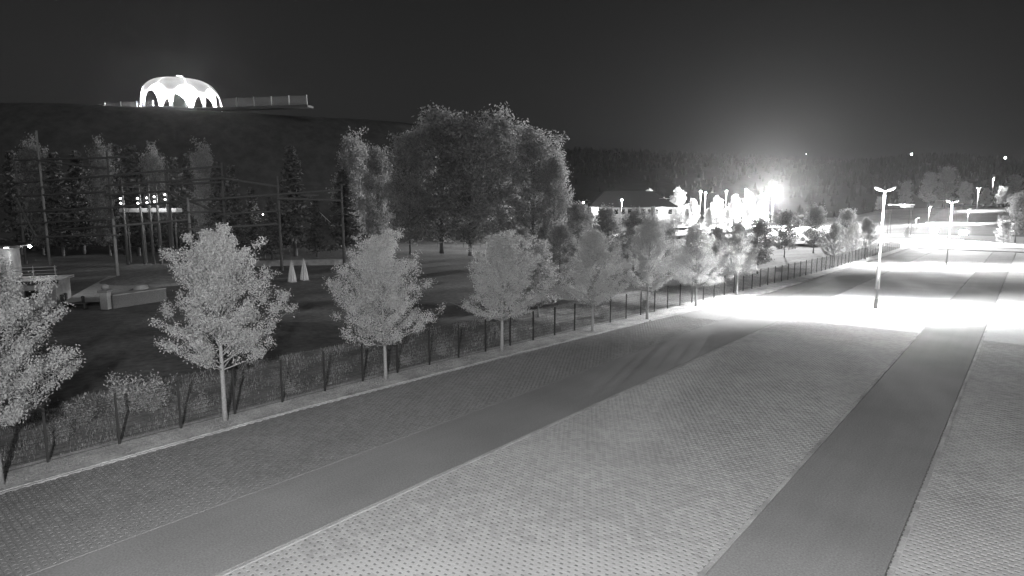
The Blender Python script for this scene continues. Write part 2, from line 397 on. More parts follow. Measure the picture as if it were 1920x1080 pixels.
# ================================================================== trees
def leaves(C, N, size, rng, up=0.35):
    n = len(C); nrm = rng.normal(size=(n, 3)); nrm[:, 2] += up; nrm /= np.linalg.norm(nrm, axis=1)[:, None]
    a = rng.normal(size=(n, 3)); u = np.cross(nrm, a); u /= np.linalg.norm(u, axis=1)[:, None]; v = np.cross(nrm, u)
    s = (size * rng.uniform(.6, 1.35, size=n))[:, None]
    Q = np.stack([C - u * s * .9, C + v * s * .45, C + u * s, C - v * s * .45], 1)
    return Q.reshape(-1, 3)
def broad_tree(seed, H, Rm, clear, nb, nleaf, leaf, m_leaf, m_bark, prof, elev=(12, 62), rtrunk=.11, sig=.2):
    """unit tree as two meshes: trunk with limbs, and a crown of leaves carried on the limbs"""
    rng = np.random.default_rng(seed); b = MB(); ch = H - clear
    lean = rng.normal(scale=.015, size=2) * H
    def ax(z): s = z / H; return Vector((lean[0] * s * s, lean[1] * s * s, z))
    b.tube([ax(z) for z in (-.1, clear * .3, clear, clear + ch * .3, clear + ch * .6, H * .97)], [rtrunk * 1.25, rtrunk, rtrunk * .85, rtrunk * .6, rtrunk * .33, .012], 8)
    cent = []; wts = []
    for i in range(nb):
        u = ((i + rng.uniform(0, .9)) / nb) ** .9; z0 = clear + ch * u * .9
        az = i * 2.39996 + rng.normal(scale=.35); L = Rm * float(np.interp(u, [p[0] for p in prof], [p[1] for p in prof])) * rng.uniform(.62, 1.18)
        el = R(elev[0] + (elev[1] - elev[0]) * u + rng.normal(scale=7))
        L /= max(.4, math.cos(el)) ** .75
        d = Vector((math.cos(az) * math.cos(el), math.sin(az) * math.cos(el), math.sin(el)))
        p0 = ax(max(clear * .96, z0 - .2 * L)); p1 = p0 + d * L * .5; p2 = p0 + d * L + Vector((0, 0, L * .1))
        b.tube([p0, p1, p2], [rtrunk * (.36 - .22 * u), rtrunk * .15, .006], 5, False)
        for k in range(9):
            s = rng.uniform(.25, 1.0); base = p0.lerp(p1, s * 2) if s < .5 else p1.lerp(p2, s * 2 - 1)
            sd = Vector(rng.normal(size=3)); sd.z = abs(sd.z) * .6 + .1; sd = (sd.normalized() + d * .7).normalized()
            l2 = L * rng.uniform(.14, .34) * (1.15 - .5 * s)
            for q in range(4): cent.append(base + sd * l2 * (q + .6) / 4); wts.append(.7 + .5 * s)
    cent = np.array([tuple(c) for c in cent]); wts = np.array(wts); wts /= wts.sum()
    idx = rng.choice(len(cent), nleaf, p=wts)
    C = cent[idx] + rng.normal(scale=sig, size=(nleaf, 3)) * np.array([1, 1, .8]); C[:, 2] = np.maximum(C[:, 2], clear * .93 + rng.uniform(0, .3, nleaf))
    return b.mesh('trunk', m_bark, True), np_mesh('crown', leaves(C, None, leaf, rng), 4, m_leaf)
P_ROW = [(0, .88), (.1, 1.0), (.25, .98), (.45, .76), (.7, .46), (1, .09)]
P_BIG = [(0, .7), (.2, .95), (.45, 1.0), (.7, .8), (1, .3)]
ROW = [broad_tree(11 + k, 8.3, 3.15 * (1, .95, 1.05, .98)[k], 2.15 + (.0, .25, -.1, .15)[k], (72, 58, 80, 66)[k], 72000, .047, M_leaf, M_barkp, P_ROW, elev=((20, 66), (26, 70), (16, 64), (22, 62))[k], sig=(.13, .12, .14, .12)[k]) for k in range(4)]
BIG = [broad_tree(41 + k, 28, 7.5, 2.6, 64, 17000, .34, M_leaf2, M_bark, P_BIG, (25, 72), .42, .75) for k in range(3)]
MID = [broad_tree(61 + k, 11, 3.8, 2.2, 46, 9000, .2, M_leaf2, M_bark, P_BIG, (10, 65), .16, .38) for k in range(3)]
PALE = [broad_tree(71 + k, 11, 3.6, 1.6, 46, 6000, .27, M_leaf, M_bark, P_ROW, (15, 68), .16, .36) for k in range(2)]
def conifer(seed, H, Rm, n):
    rng = np.random.default_rng(seed); b = MB().tube([(0, 0, -.1), (0, 0, H * .5), (0, 0, H * .98)], [H * .014, H * .008, .02], 7)
    C = []
    for i in range(150):
        u = (i / 150) ** .9; z = H * (.1 + .9 * u); L = Rm * (1 - u) ** .8 * rng.uniform(.6, 1.15) + .1; az = rng.uniform(0, 6.283)
        for s in np.linspace(.15, 1, 7): C.append((math.cos(az) * L * s, math.sin(az) * L * s, z - L * s * .22))
    C = np.array(C)[rng.integers(0, len(C), n)] + rng.normal(scale=.2, size=(n, 3))
    return b.mesh('trunk', M_bark, True), np_mesh('crown', leaves(C, None, .33, rng), 4, M_needle)
CON = [conifer(81 + k, 18, 2.9, 4500) for k in range(2)]
def plant(name, pair, loc, label, cat='tree', group=None, sc=1.0, rz=None):
    t = thing(name, loc, label, cat, group, random.uniform(0, 6.28) if rz is None else rz, sc)
    link('trunk', pair[0], t); link('crown', pair[1], t); return t
G_ROW = 'young trees in a row in front of the mesh fence'
row = [((-27.5, 4.1), 1.02, .92, 'pale young tree cut by the left edge of the picture'),
       ((-28.0, 12.4), 1.05, .98, 'largest pale young tree, second in the row from the left edge'),
       ((-27.8, 21.6), 1.0, .96, 'pale young tree with gappy crown, third in the fence row from the left'),
       ((-27.1, 31.0), .98, 1.14, 'bushy young tree, fourth in the fence row from the left'),
       ((-26.1, 40.8), .97, .96, 'young tree with pale stem, fifth in the fence row from the left'),
       ((-25.3, 48.4), 1.05, .98, 'young tree beside the start of the raised kerb, sixth in the row'),
       ((-25.0, 58.0), .95, 1.0, 'bright lamp-lit young tree, seventh in the fence row'),
       ((-24.6, 68.0), .95, 1.0, 'brightest lamp-lit young tree, eighth and last of the dense part of the row'),
       ((-24.0, 108.0), .86, .9, 'far row tree left of the tall lamp post, nearest of the far trio'),
       ((-23.4, 118.0), .82, .9, 'far row tree just left of the tall lamp post, middle of the far trio'),
       ((-23.2, 129.0), .9, .9, 'far row tree touching the tall lamp post, last of the far trio')]
for i, ((x, y), sz, sw, lab) in enumerate(row):
    plant('young_tree', ROW[i % 4], (x, y, .04), lab, 'tree', G_ROW, (sz * sw, sz * sw, sz))
# tall dark trees in the middle distance
G_BIG = 'tall dark trees behind the lawn'
big = [(825, 228, 128, 'tall dark tree with the highest top in the left half of the tall clump'),
       (938, 230, 132, 'tall dark tree with the pointed top in the middle of the clump'),
       (880, 240, 122, 'tall dark tree between the two highest tops of the clump'),
       (1000, 262, 126, 'tall dark tree on the right shoulder of the clump'),
       (1040, 300, 122, 'dark tree at the right edge of the tall clump, beside the dark ridge'),
       (765, 262, 124, 'tall dim tree on the left shoulder of the tall clump'),
       (705, 292, 130, 'dim tree at the left edge of the tall clump'),
       (662, 268, 140, 'thin dim tree standing just left of the tall clump')]
for i, (px, py, t, lab) in enumerate(big):
    top = D(px, py, t); z0 = terrain(top.x, top.y); h = top.z - z0
    plant('tall_tree', BIG[i % 3], (top.x, top.y, z0), lab, 'tree', G_BIG, (h / 28 * (.85 if i > 3 else 1.15), h / 28 * (.85 if i > 3 else 1.15), h / 28))
# trees between fence and lit yard
G_MID = 'dark mid-distance trees beyond the fence'
mid = [(1010, 470, 55, 7.0, 'grey tree behind the fence right of the fourth row tree'), (1085, 392, 105, 11, 'dark round tree left of the lit yard, below the hall roof'),
       (1135, 400, 98, 10, 'dark tree under the hall eave between two small lamps'), (1190, 405, 92, 10, 'dark tree in front of the left end of the lit yard'),
       (1250, 425, 110, 6, 'low dark tree below the bright yard trees'), (1345, 432, 105, 5.5, 'small dark tree under the middle of the bright yard'),
       (1425, 420, 90, 8.5, 'grey tree below the great floodlight, behind the fence'), (1475, 405, 120, 10, 'grey tree right below the great floodlight'),
       (1530, 395, 130, 11, 'dim tree right of the great floodlight'), (1590, 400, 150, 12, 'dim tree behind the far trio of row trees'),
       (1050, 430, 92, 8, 'dark bushy tree behind the fifth row tree'), (980, 435, 100, 8, 'dim small tree under the tall clump')]
for i, (px, py, t, h, lab) in enumerate(mid):
    p = D(px, py, t); z0 = terrain(p.x, p.y); h = max(3, p.z - z0)
    plant('dark_tree', MID[i % 3], (p.x, p.y, z0), lab, 'tree', G_MID, h / 11)
# overexposed trees of the lit yard
yard = [(1185, 362, 262, 'white-lit tree at the left end of the lit yard, beside the hall'), (1217, 355, 270, 'tall white-lit tree, second from the hall'), (1245, 372, 262, 'low white-lit tree, third from the hall'),
        (1272, 352, 280, 'pointed white-lit tree in the middle of the lit yard'), (1300, 374, 265, 'white-lit tree just left of the pair of yard lamps'), (1345, 368, 275, 'round white-lit tree right of the pair of yard lamps'),
        (1378, 366, 280, 'white-lit tree between the yard lamps and the great floodlight'), (1405, 360, 285, 'white-lit tree beside the great floodlight'), (1225, 388, 240, 'front low white-lit tree at the left of the lit yard'), (1330, 390, 245, 'front low white-lit tree at the middle of the lit yard'), (1290, 391, 250, 'front low white-lit tree under the pair of yard lamps'), (1365, 391, 255, 'front low white-lit tree right of the yard middle'), (1402, 390, 260, 'front low white-lit tree below the great floodlight'), (1258, 390, 246, 'front low white-lit tree left of the yard middle'), (1430, 378, 278, 'white-lit tree closest to the great floodlight mast')]
for i, (px, py, t, lab) in enumerate(yard):
    p = D(px, py, t); z0 = terrain(p.x, p.y); h = p.z - z0
    plant('yard_tree', PALE[i % 2], (p.x, p.y, z0), lab, 'tree', 'floodlit trees of the far yard', (h / 11 * .8, h / 11 * .8, h / 11))
# right-hand trees
rt = [(1885, 418, 150, 'small dark tree at the edge of the second car park, near the right edge'), (1912, 372, 165, 'dark tree cut by the right edge of the picture'),
      (1700, 428, 190, 'small pale tree left of the low floodlights'), (1745, 330, 330, 'dim round tree behind the left lamp of the upper road'), (1775, 322, 350, 'dim tree behind the upper road, middle of three'),
      (1810, 345, 330, 'dim tree left of the double lamp on the upper road'), (1700, 345, 340, 'dim tree right of the tall lamp post, far behind'), (1850, 352, 345, 'lit bushy tree under the bright upper lamp'),
      (1880, 355, 360, 'lit tree right of the bright upper lamp'), (1905, 335, 380, 'dark tall tree above the road at the right edge'), (1650, 372, 300, 'dim tree behind the tall lamp post')]
for i, (px, py, t, lab) in enumerate(rt):
    p = D(px, py, t); z0 = terrain(p.x, p.y); h = max(3, p.z - z0)
    plant('roadside_tree', (MID if i != 2 and i != 7 else PALE)[i % 2], (p.x, p.y, z0), lab, 'tree', 'trees around the upper road', (h / 11 * .9, h / 11 * .9, h / 11))
# trees on the slope of the left hill
lt = [(20, 285, 126), (62, 280, 124), (100, 288, 122), (140, 286, 127), (190, 284, 123), (218, 276, 125), (244, 274, 122), (285, 293, 124), (325, 298, 122), (350, 292, 126), (380, 287, 122), (405, 305, 121), (432, 312, 120), (545, 276, 122), (470, 352, 118), (505, 372, 116), (590, 372, 120), (640, 320, 124)]
posn = ['leftmost', 'second', 'third', 'fourth', 'fifth', 'sixth', 'seventh', 'eighth', 'ninth', 'tenth', 'eleventh', 'twelfth', 'thirteenth', 'fourteenth']
for i, (px, py, t) in enumerate(lt):
    p = D(px, py, t); z0 = terrain(p.x, p.y); h = max(5, p.z - z0)
    if i < 13: lab = 'narrow grey conifer under the domed pavilion, %s in the tree line from the left' % posn[i]
    else: lab = ['dim round-topped conifer standing alone right of the ropes course', 'dim low conifer above the single small light', 'dim low conifer right of the single small light', 'dim conifer behind the thin slide rail', 'tall dim conifer left of the tall dark clump'][i - 13]
    if i % 3 == 1 and i < 13: plant('slender_tree', BIG[i % 3], (p.x, p.y, z0), 'slender grey leafy tree under the domed pavilion, %s in the line from the left' % posn[i], 'tree', 'trees before the left hill', (h / 28 * .62, h / 28 * .62, h / 28))
    else: plant('hill_conifer', CON[i % 2], (p.x, p.y, z0), lab, 'tree', 'trees before the left hill', (h / 18 * random.uniform(1.0, 1.5), h / 18 * random.uniform(1.0, 1.5), h / 18))

# ================================================================== shrubs and grass behind the fence
def shrub_mesh(seed):
    rng = np.random.default_rng(seed); b = MB(); C = []
    for i in range(26):
        az = rng.uniform(0, 6.28); l = rng.uniform(.5, 1.0); e = R(rng.uniform(35, 85)); d = np.array([math.cos(az) * math.cos(e), math.sin(az) * math.cos(e), math.sin(e)])
        b.tube([(0, 0, -.05), tuple(d * l)], [.014, .004], 4, False)
        for s in np.linspace(.2, 1, 8): C.append(d * l * s)
    C = np.array(C)[rng.integers(0, len(C), 3600)] + rng.normal(scale=.08, size=(3600, 3))
    return b.mesh('stem', M_bark), np_mesh('foliage', leaves(C, None, .032, rng), 4, M_shrub)
SH = [shrub_mesh(5), shrub_mesh(6)]
ORD = ['first', 'second', 'third', 'fourth', 'fifth', 'sixth', 'seventh', 'eighth', 'ninth', 'tenth', 'eleventh', 'twelfth', 'thirteenth', 'fourteenth', 'fifteenth', 'sixteenth', 'seventeenth', 'eighteenth', 'nineteenth', 'twentieth']
rng = random.Random(12)
shr = [(150, 770, 1.3), (235, 745, 1.9), (285, 742, 1.8), (120, 800, 1.0), (390, 752, 1.0), (548, 712, .8), (760, 655, .8), (840, 640, .9), (990, 612, 1.1), (1070, 596, 1.2), (1165, 570, 1.4), (1240, 552, 1.2)]
for i, (px, py, s) in enumerate(shr):
    p = G(px, py + 30)
    if p.x > fence_x(p.y) - 1.2: p.x = fence_x(p.y) - 1.2 - .5 * s
    t = thing('wild_shrub', (p.x, p.y, -.15), 'wispy pale shrub behind the mesh fence, %s along the fence from the left edge' % ORD[sorted(shr).index((px, py, s))], 'shrub', 'shrubs along the back of the mesh fence', rng.uniform(0, 6), (s * 1.0, s, s * 1.05))
    link('stem', SH[i % 2][0], t); link('foliage', SH[i % 2][1], t)
slab('meadow_strip', lambda y: fence_x(y) - 9.5, lambda y: fence_x(y) - .5, -14, 150, -0.06, M_meadow, 0.3)
def grass(name, n, fn, hmin, hmax, wd, label, seed, m=None):
    r = np.random.default_rng(seed); P = fn(r, n); n = len(P); az = r.uniform(0, 6.283, n); h = r.uniform(hmin, hmax, n); ln = r.uniform(.1, .6, n) * h
    d = np.stack([np.cos(az), np.sin(az), np.zeros(n)], 1); s = np.stack([-np.sin(az), np.cos(az), np.zeros(n)], 1) * wd
    tip = P + d * ln[:, None] + np.stack([np.zeros(n), np.zeros(n), h], 1)
    V = np.stack([P - s, P + s, tip], 1).reshape(-1, 3)
    tag(link(name, np_mesh(name, V, 3, m or M_grass)), label, 'grass', kind='stuff')
def strip_pts(off0, off1, z, ya, yb):
    def fn(r, n):
        u = r.random(n); y = ya + (yb - ya) * u ** 1.4; o = off0 + (off1 - off0) * r.random(n)
        fx = np.interp(y, [-30, 5, 22, 33, 44, 56, 76, 100, 175], [-28.6, -28.6, -28.4, -27.8, -27.0, -26.4, -25.0, -24.0, -23.2])
        keep = (np.sin(fx * 3 + o * 1.9 + y * .83) + np.sin(y * 2.1 + o * 1.3) + r.normal(scale=.9, size=n)) > -.3
        return np.stack([fx + o, y, np.full(n, z)], 1)[keep]
    return fn
grass('meadow_grass', 70000, strip_pts(-9.5, -.15, -.07, -2, 90), 0.05, .24, .014, 'long rough grass behind the mesh fence', 1)
grass('verge_grass', 26000, strip_pts(.05, 1.35, .04, -2, 90), .03, .1, .012, 'short patchy turf on the verge under the tree row', 2)

# ================================================================== mesh fence
def build_fence():
    f = thing('mesh_fence', (0, 0, 0), 'long dark double-rod mesh fence with posts behind the tree row', 'fence')
    HF = 2.15; L = 2.5
    post = MB().box((0, 0, HF / 2 - .05), (.085, .085, HF + .2)); post.box((0, 0, HF + .065), (.085, .085, .03)); post = post.mesh('post', M_post)
    pan = MB(); n = 11
    for k in range(n):
        z = .08 + (HF - .14) * k / (n - 1)
        for dx in (-.007, .007): pan.box((dx, L / 2, z), (.009, L - .06, .009))
    for k in range(50): pan.box((0, .05 + k * (L - .1) / 49, HF / 2), (.004, .004, HF - .1))
    pan = pan.mesh('panel', M_wire)
    y = 5.75 - 2.45 * 5; k = 0
    while y < 165:
        x = fence_x(y); dx = fence_x(y + 2.45) - x; Lr = math.hypot(dx, 2.45)
        a = math.atan2(-dx, 2.45); link('post', post, f, (x, y, .03), a)
        link('panel', pan, f, (x, y, .03), a, (1, Lr / L, 1)); y += 2.45; k += 1
    link('post', post, f, (fence_x(y), y, .03), 0)
build_fence()

# ================================================================== lamps
def lamp_mesh_head(s=1.0):
    b = MB(); prof = [(0, .10, .05), (.25, .16, .075), (.75, .19, .08), (1.0, .13, .05)]
    for x, hw, hh in prof:
        for sy, sz in ((-1, -1), (1, -1), (1, .4), (.6, 1), (-.6, 1), (-1, .4)): b.v.append((x * s, sy * hw * s, sz * hh * s))
    for k in range(3):
        for j in range(6): a = k * 6 + j; c = k * 6 + (j + 1) % 6; b.f.append((a, c, c + 6, a + 6))
    b.f += [tuple(reversed(range(6))), tuple(range(18, 24))]
    return b.mesh('lamp_head', M_galv)
HEAD = lamp_mesh_head(); LENS = MB().box((.55, 0, -.088), (.62, .26, .03)).mesh('lens', M_glow)
def lamp_post(px=None, py=None, loc=None, h=11.2, heads=2, rz=0.0, label='', power=6000, group=None, sx=2.2, cone=R(96), extras=False, tilt=R(27), lift=0):
    if loc is None: loc = G(px, py)
    L = thing('lamp_post', loc, label, 'lamp post', group, rz)
    MB().tube([(0, 0, -.3), (0, 0, 3.2), (0, 0, 3.3), (0, 0, h)], [.105, .10, .08, .055], 12).build('pole', M_galv, L, True)
    if extras:
        MB().box((0, 0, .5), (.32, .28, 1.0)).box((0, 0, 1.02), (.36, .32, .04)).build('base_box', M_galv, L)
        MB().box((-.13, -.02, 3.1), (.07, .2, 2.3)).build('sign_strip', M_white, L)
        MB().box((.13, -.02, 3.1), (.07, .2, 2.3)).build('sign_strip', M_white, L)
    MB().tube([(0, 0, h - .25), (0, 0, h + .1)], .085, 10).build('pole_cap', M_galv, L)
    for k in range(heads):
        sgn = 1 if k == 0 else -1
        hd = link('lamp_head', HEAD, L, (sgn * .05, 0, h)); hd.rotation_euler = (0, -tilt, 0 if sgn > 0 else math.pi)
        link('lens', LENS, hd)
    light('lamp_light', 'SPOT', L, (0, 0, h - .28), power, None, .22, cone, .95, sx)
    if power > 95000:
        light('lamp_spill_light', 'SPOT', L, (0, -.3, h - .35), power * .26, (0, -.3, 0), .22, R(156), .8)
        for sg in (-1, 1): light('lamp_side_light', 'SPOT', L, (sg * .9, 0, h - .1), power * .5, (sg * 14, 0, h - 8.5), .22, R(74), .7)
    # stray light on the pole and the air round the heads
    light('lamp_stray_light', 'POINT', L, (0, -.55, h - .15), power * .004, size=.12)
    return L
VIEW = YAW - R(36)
lamp_post(loc=(-11.0, 67.9, 0), label='tall double-headed lamp post in the car park with white strips on its pole', power=120000, extras=True, rz=R(34), sx=2.7, cone=R(88), h=11.3)
lamp_post(loc=(-10.3, 123, 0), label='second double-headed lamp post, behind the tall one in the car park', power=110000, rz=R(34), h=10.4, sx=3.2, cone=R(74))
lamp_post(1740, 421, label='single lamp post on the left of the upper road', h=7.2, heads=1, power=70000, rz=R(30), sx=3.5, cone=R(90))
lamp_post(1813, 422, label='single lamp post at the middle of the upper road', h=6.0, heads=1, power=70000, rz=R(30), sx=3.5, cone=R(90))
lamp_post(1831, 397, label='double-headed lamp post high on the upper road below the lit trees', h=10.5, heads=2, power=50000, rz=R(30))
lamp_post(1893, 388, label='bright double-headed lamp post at the top of the road near the right edge', h=6.0, heads=2, power=90000, rz=R(30))
lamp_post(loc=D(1860, 362, 362), label='brightest lamp among the trees above the upper road', h=9.0, heads=1, power=90000, rz=R(40))
lamp_post(1715, 444, label='short lamp post beside the small pale tree, left of the low floodlights', h=5.8, heads=1, power=6000, rz=R(30))
# the lamp under which the webcam hangs: same kind, just behind the picture
lamp_post(loc=(3.2, -4.6, 0), label='single-headed lamp post standing behind the camera, outside the picture', h=12.2, heads=1, power=0, rz=R(140))
CL = light('near_lamp_light', 'SPOT', None, (2.4, -4.0, 11.7), 56000, (-14, 33, 2.0), .25, R(125), .6)
def low_flood(px, py, h, label, power, tx, ty):
    p = G(px, py); t = thing('low_floodlight', p, label, 'floodlight', 'low floodlights by the second car park')
    MB().tube([(-.3, 0, 0), (-.3, 0, h)], .05, 8).build('leg', M_galv, t); MB().tube([(.3, 0, 0), (.3, 0, h)], .05, 8).build('leg', M_galv, t)
    MB().box((0, .12, h + .45), (1.9, .3, 1.3)).build('housing', M_galv, t); MB().box((0, -.06, h + .45), (1.7, .05, 1.1)).build('lens', M_glowX_low, t)
    light('flood_light', 'SPOT', t, (0, -.3, h + .45), power, (0, -24, -6.0), .3, R(120), .5)
M_glowX_low = mat('low_flood_lens', .8, .4, emit=300)
low_flood(1750, 449, 2.3, 'left of two dazzling low floodlights on legs beyond the car park', 300000, 0, 0)
low_flood(1805, 452, 2.0, 'right of two dazzling low floodlights on legs beyond the car park', 230000, 0, 0)
# far lights on the ridge
for px, py, t, r, lab in [(1709, 289, 940, 1.2, 'bright mast light on the skyline above the tall lamp post'), (1885, 296, 900, 1.2, 'bright mast light on the skyline near the right edge'), (1512, 289, 1450, .5, 'tiny mast light on the skyline right of the great floodlight'),
                          (1760, 311, 840, .5, 'left of two tiny lights on the wooded knoll'), (1787, 311, 840, .5, 'right of two tiny lights on the wooded knoll')]:
    p = D(px, py, t); o = thing('mast_light', p, lab, 'mast light', 'lights on the far ridge')
    MB().tube([(0, 0, -18), (0, 0, 0)], .25, 6).build('mast', M_dark, o); MB().lathe([(.1 * r, -r), (r * .8, -r * .5), (r, 0), (r * .7, r * .7), (.1 * r, r)], 10).build('lens', M_glow, o)
# great floodlight of the yard, pointed our way
p = D(1450, 365, 285); zb = terrain(p.x, p.y); fl = thing('floodlight_mast', (p.x, p.y, zb), 'dazzling great floodlight on a mast above the lit yard', 'floodlight')
hh = p.z - zb; MB().tube([(0, 0, -.3), (0, 0, hh)], [.2, .1], 10).build('mast', M_galv, fl, True); MB().box((0, 0, hh), (4.4, .15, .15)).build('crossarm', M_galv, fl)
tc = (CAMV - p); fl.rotation_euler = (0, 0, math.atan2(tc.y, tc.x) + math.pi / 2)     # local -y looks at the car park
MB().box((0, 0, hh + 1.5), (4.4, .15, .15)).build('crossarm', M_galv, fl); MB().box((0, 0, hh + .8), (.15, .14, 1.6)).build('riser', M_galv, fl)
for k in range(6):
    hx, hz_ = (k % 3 - 1) * 1.45, hh + (.1 if k < 3 else 1.6)
    hd = MB().box((0, -.25, 0), (1.25, .3, 1.1)).build('flood_head', M_dark, fl); hd.location = (hx, 0, hz_)
    MB().box((0, -.42, 0), (1.1, .05, .95)).build('lens', M_glowX, hd)
light('flood_light', 'SPOT', fl, (0, -1.4, hh + .7), 1800000, (0, -40, hh - 24), .8, R(170), .6)
light('flood_back_light', 'POINT', fl, (-3.5, 2.5, hh - .5), 130000, size=.5)
# small yard lamps
def yard_lamp(px, ptop, t, label, power, h_extra=0):
    p = D(px, ptop, t); zb = terrain(p.x, p.y); h = p.z - zb
    o = thing('yard_lamp', (p.x, p.y, zb), label, 'lamp post', 'lamp posts of the lit yard')
    MB().tube([(0, 0, -.2), (0, 0, h)], [.09, .05], 8).build('pole', M_galv, o, True)
    MB().lathe([(.12, 0), (.3, .12), (.34, .35), (.2, .5)], 10, (0, 0, h)).build('lens', M_glow, o); MB().lathe([(.36, .5), (.3, .6), (.05, .7)], 10, (0, 0, h)).build('lamp_cap', M_dark, o)
    light('lamp_light', 'POINT', o, (0, -.6, h - .1), power, size=.3)
yard_lamp(1094, 381, 215, 'yard lamp at the left end under the hall eave', 9000); yard_lamp(1166, 376, 218, 'yard lamp in front of the middle of the hall', 16000)
yard_lamp(1314, 360, 262, 'left of the close pair of yard lamps', 45000); yard_lamp(1323, 363, 268, 'right of the close pair of yard lamps', 45000)
yard_lamp(1362, 360, 290, 'thin yard lamp between the pair and the floodlight', 40000); yard_lamp(1399, 357, 280, 'bright yard lamp beside the great floodlight', 90000)
yard_lamp(1250, 392, 250, 'yard lamp hidden among the white-lit trees on the left', 120000)
# tiny lights glittering under the tall trees
for i, (px, py) in enumerate([(868, 383), (900, 396), (927, 408), (941, 408), (972, 408), (982, 402), (915, 385), (730, 418), (820, 401), (493, 403)]):
    p = D(px, py, 150 if px > 600 else 118); z0 = terrain(p.x, p.y); h = max(.4, p.z - z0)
    o = thing('path_light', (p.x, p.y, z0), 'small single path light on the dark slope right of the ropes course' if px < 600 else 'small path light glittering under the tall dark clump, %s from the left' % ORD[sorted([868, 900, 927, 941, 972, 982, 915, 730, 820]).index(px)], 'path light', None if px < 600 else 'path lights under the tall clump')
    MB().tube([(0, 0, -.2), (0, 0, h)], .04, 6).build('pole', M_dark, o); MB().lathe([(.05, -.12), (.17, 0), (.05, .14)], 8, (0, 0, h + .1)).build('lens', M_glowS, o)
    light('path_glow', 'POINT', o, (0, 0, h + .45), 900 if px > 600 else 150, size=.1)

# ================================================================== hall and yard ground, road
p0 = D(1178, 400, 250); zz = terrain(p0.x, p0.y)
hall = thing('hall', (p0.x, p0.y, zz), 'long low hall with dark hipped roof at the left of the lit yard', 'building', None, YAW + R(6))
W_, Dp, EH, RH = 36.0, 16.0, 9.6, 6.3
MB().box((0, 0, EH / 2 - .1), (W_ - 2.6, Dp - 2.6, EH)).build('wall', M_wall, hall)
rb = MB(); x, y = W_ / 2, Dp / 2
rb.v = [(-x, -y, EH), (x, -y, EH), (x, y, EH), (-x, y, EH), (-x + 8, 0, EH + RH), (x - 8, 0, EH + RH), (-x, -y, EH - .3), (x, -y, EH - .3), (x, y, EH - .3), (-x, y, EH - .3)]
rb.f = [(0, 1, 5, 4), (1, 2, 5), (2, 3, 4, 5), (3, 0, 4), (6, 7, 1, 0), (7, 8, 2, 1), (8, 9, 3, 2), (9, 6, 0, 3), (9, 8, 7, 6)]
roof = rb.build('roof', M_roof, hall)
for k in range(7): MB().box((x - 6.5 + k * .9, -y * .5 + k * .01, EH + RH * .5 + .12), (.12, 4.2, .08)).build('snow_rail', M_galv, roof)
for k in range(12):
    wv = MB().box((-15.2 + k * 2.75, -Dp / 2 + 1.26, 7.6), (1.5, .1, 2.0)).build('window', M_win if k in (0, 10) else M_glass, hall)
    MB().box((-15.2 + k * 2.75, -Dp / 2 + 1.2, 6.5), (1.7, .2, .12)).build('sill', M_white, wv)
light('eave_light', 'POINT', hall, (-16.5, -Dp / 2 - .6, EH - 1.2), 2500, size=.2); light('eave_light', 'POINT', hall, (12, -Dp / 2 - 1.0, EH - 1.2), 4000, size=.2)
def patch(name, pix, m, lift=.3, kind='structure'):
    b = MB(); c = [G(*q) for q in pix]; n = 14
    def bil(u, v):
        a = c[0].lerp(c[1], u); d = c[3].lerp(c[2], u); return a.lerp(d, v)
    for j in range(n + 1):
        for i in range(n + 1):
            p = bil(i / n, j / n); b.v.append((p.x, p.y, terrain(p.x, p.y) + lift))
    for j in range(n):
        for i in range(n): a = j * (n + 1) + i; b.f.append((a, a + 1, a + n + 2, a + n + 1))
    return tag(b.build(name, m, None, True), kind=kind)
patch('yard', [(1170, 430), (1500, 424), (1490, 410), (1190, 412)], M_path, .35)
patch('yard_road', [(1235, 448), (1420, 432), (1500, 424), (1300, 428)], M_path, .42)
# lit canopy strip behind the tall lamp post
p = D(1690, 384, 210); cz = terrain(p.x, p.y)
cn = thing('flat_canopy', (p.x, p.y, cz), 'low flat lit canopy right of the tall lamp post pole', 'canopy', None, YAW - R(12))
MB().box((0, 0, p.z - cz), (7.2, 3.0, .35)).build('roof', M_white, cn); MB().box((1.6, -.6, p.z - cz - .7), (3.4, 1.6, .2)).build('lower_roof', M_white, cn)
for sx_ in (-3.2, 3.2):
    for sy_ in (-1.2, 1.2): MB().tube([(sx_, sy_, -.2), (sx_, sy_, p.z - cz - .2)], .09, 8).build('column', M_dark, cn)
light('canopy_light', 'POINT', cn, (0, -2.6, p.z - cz +   .9), 1600, size=.2)

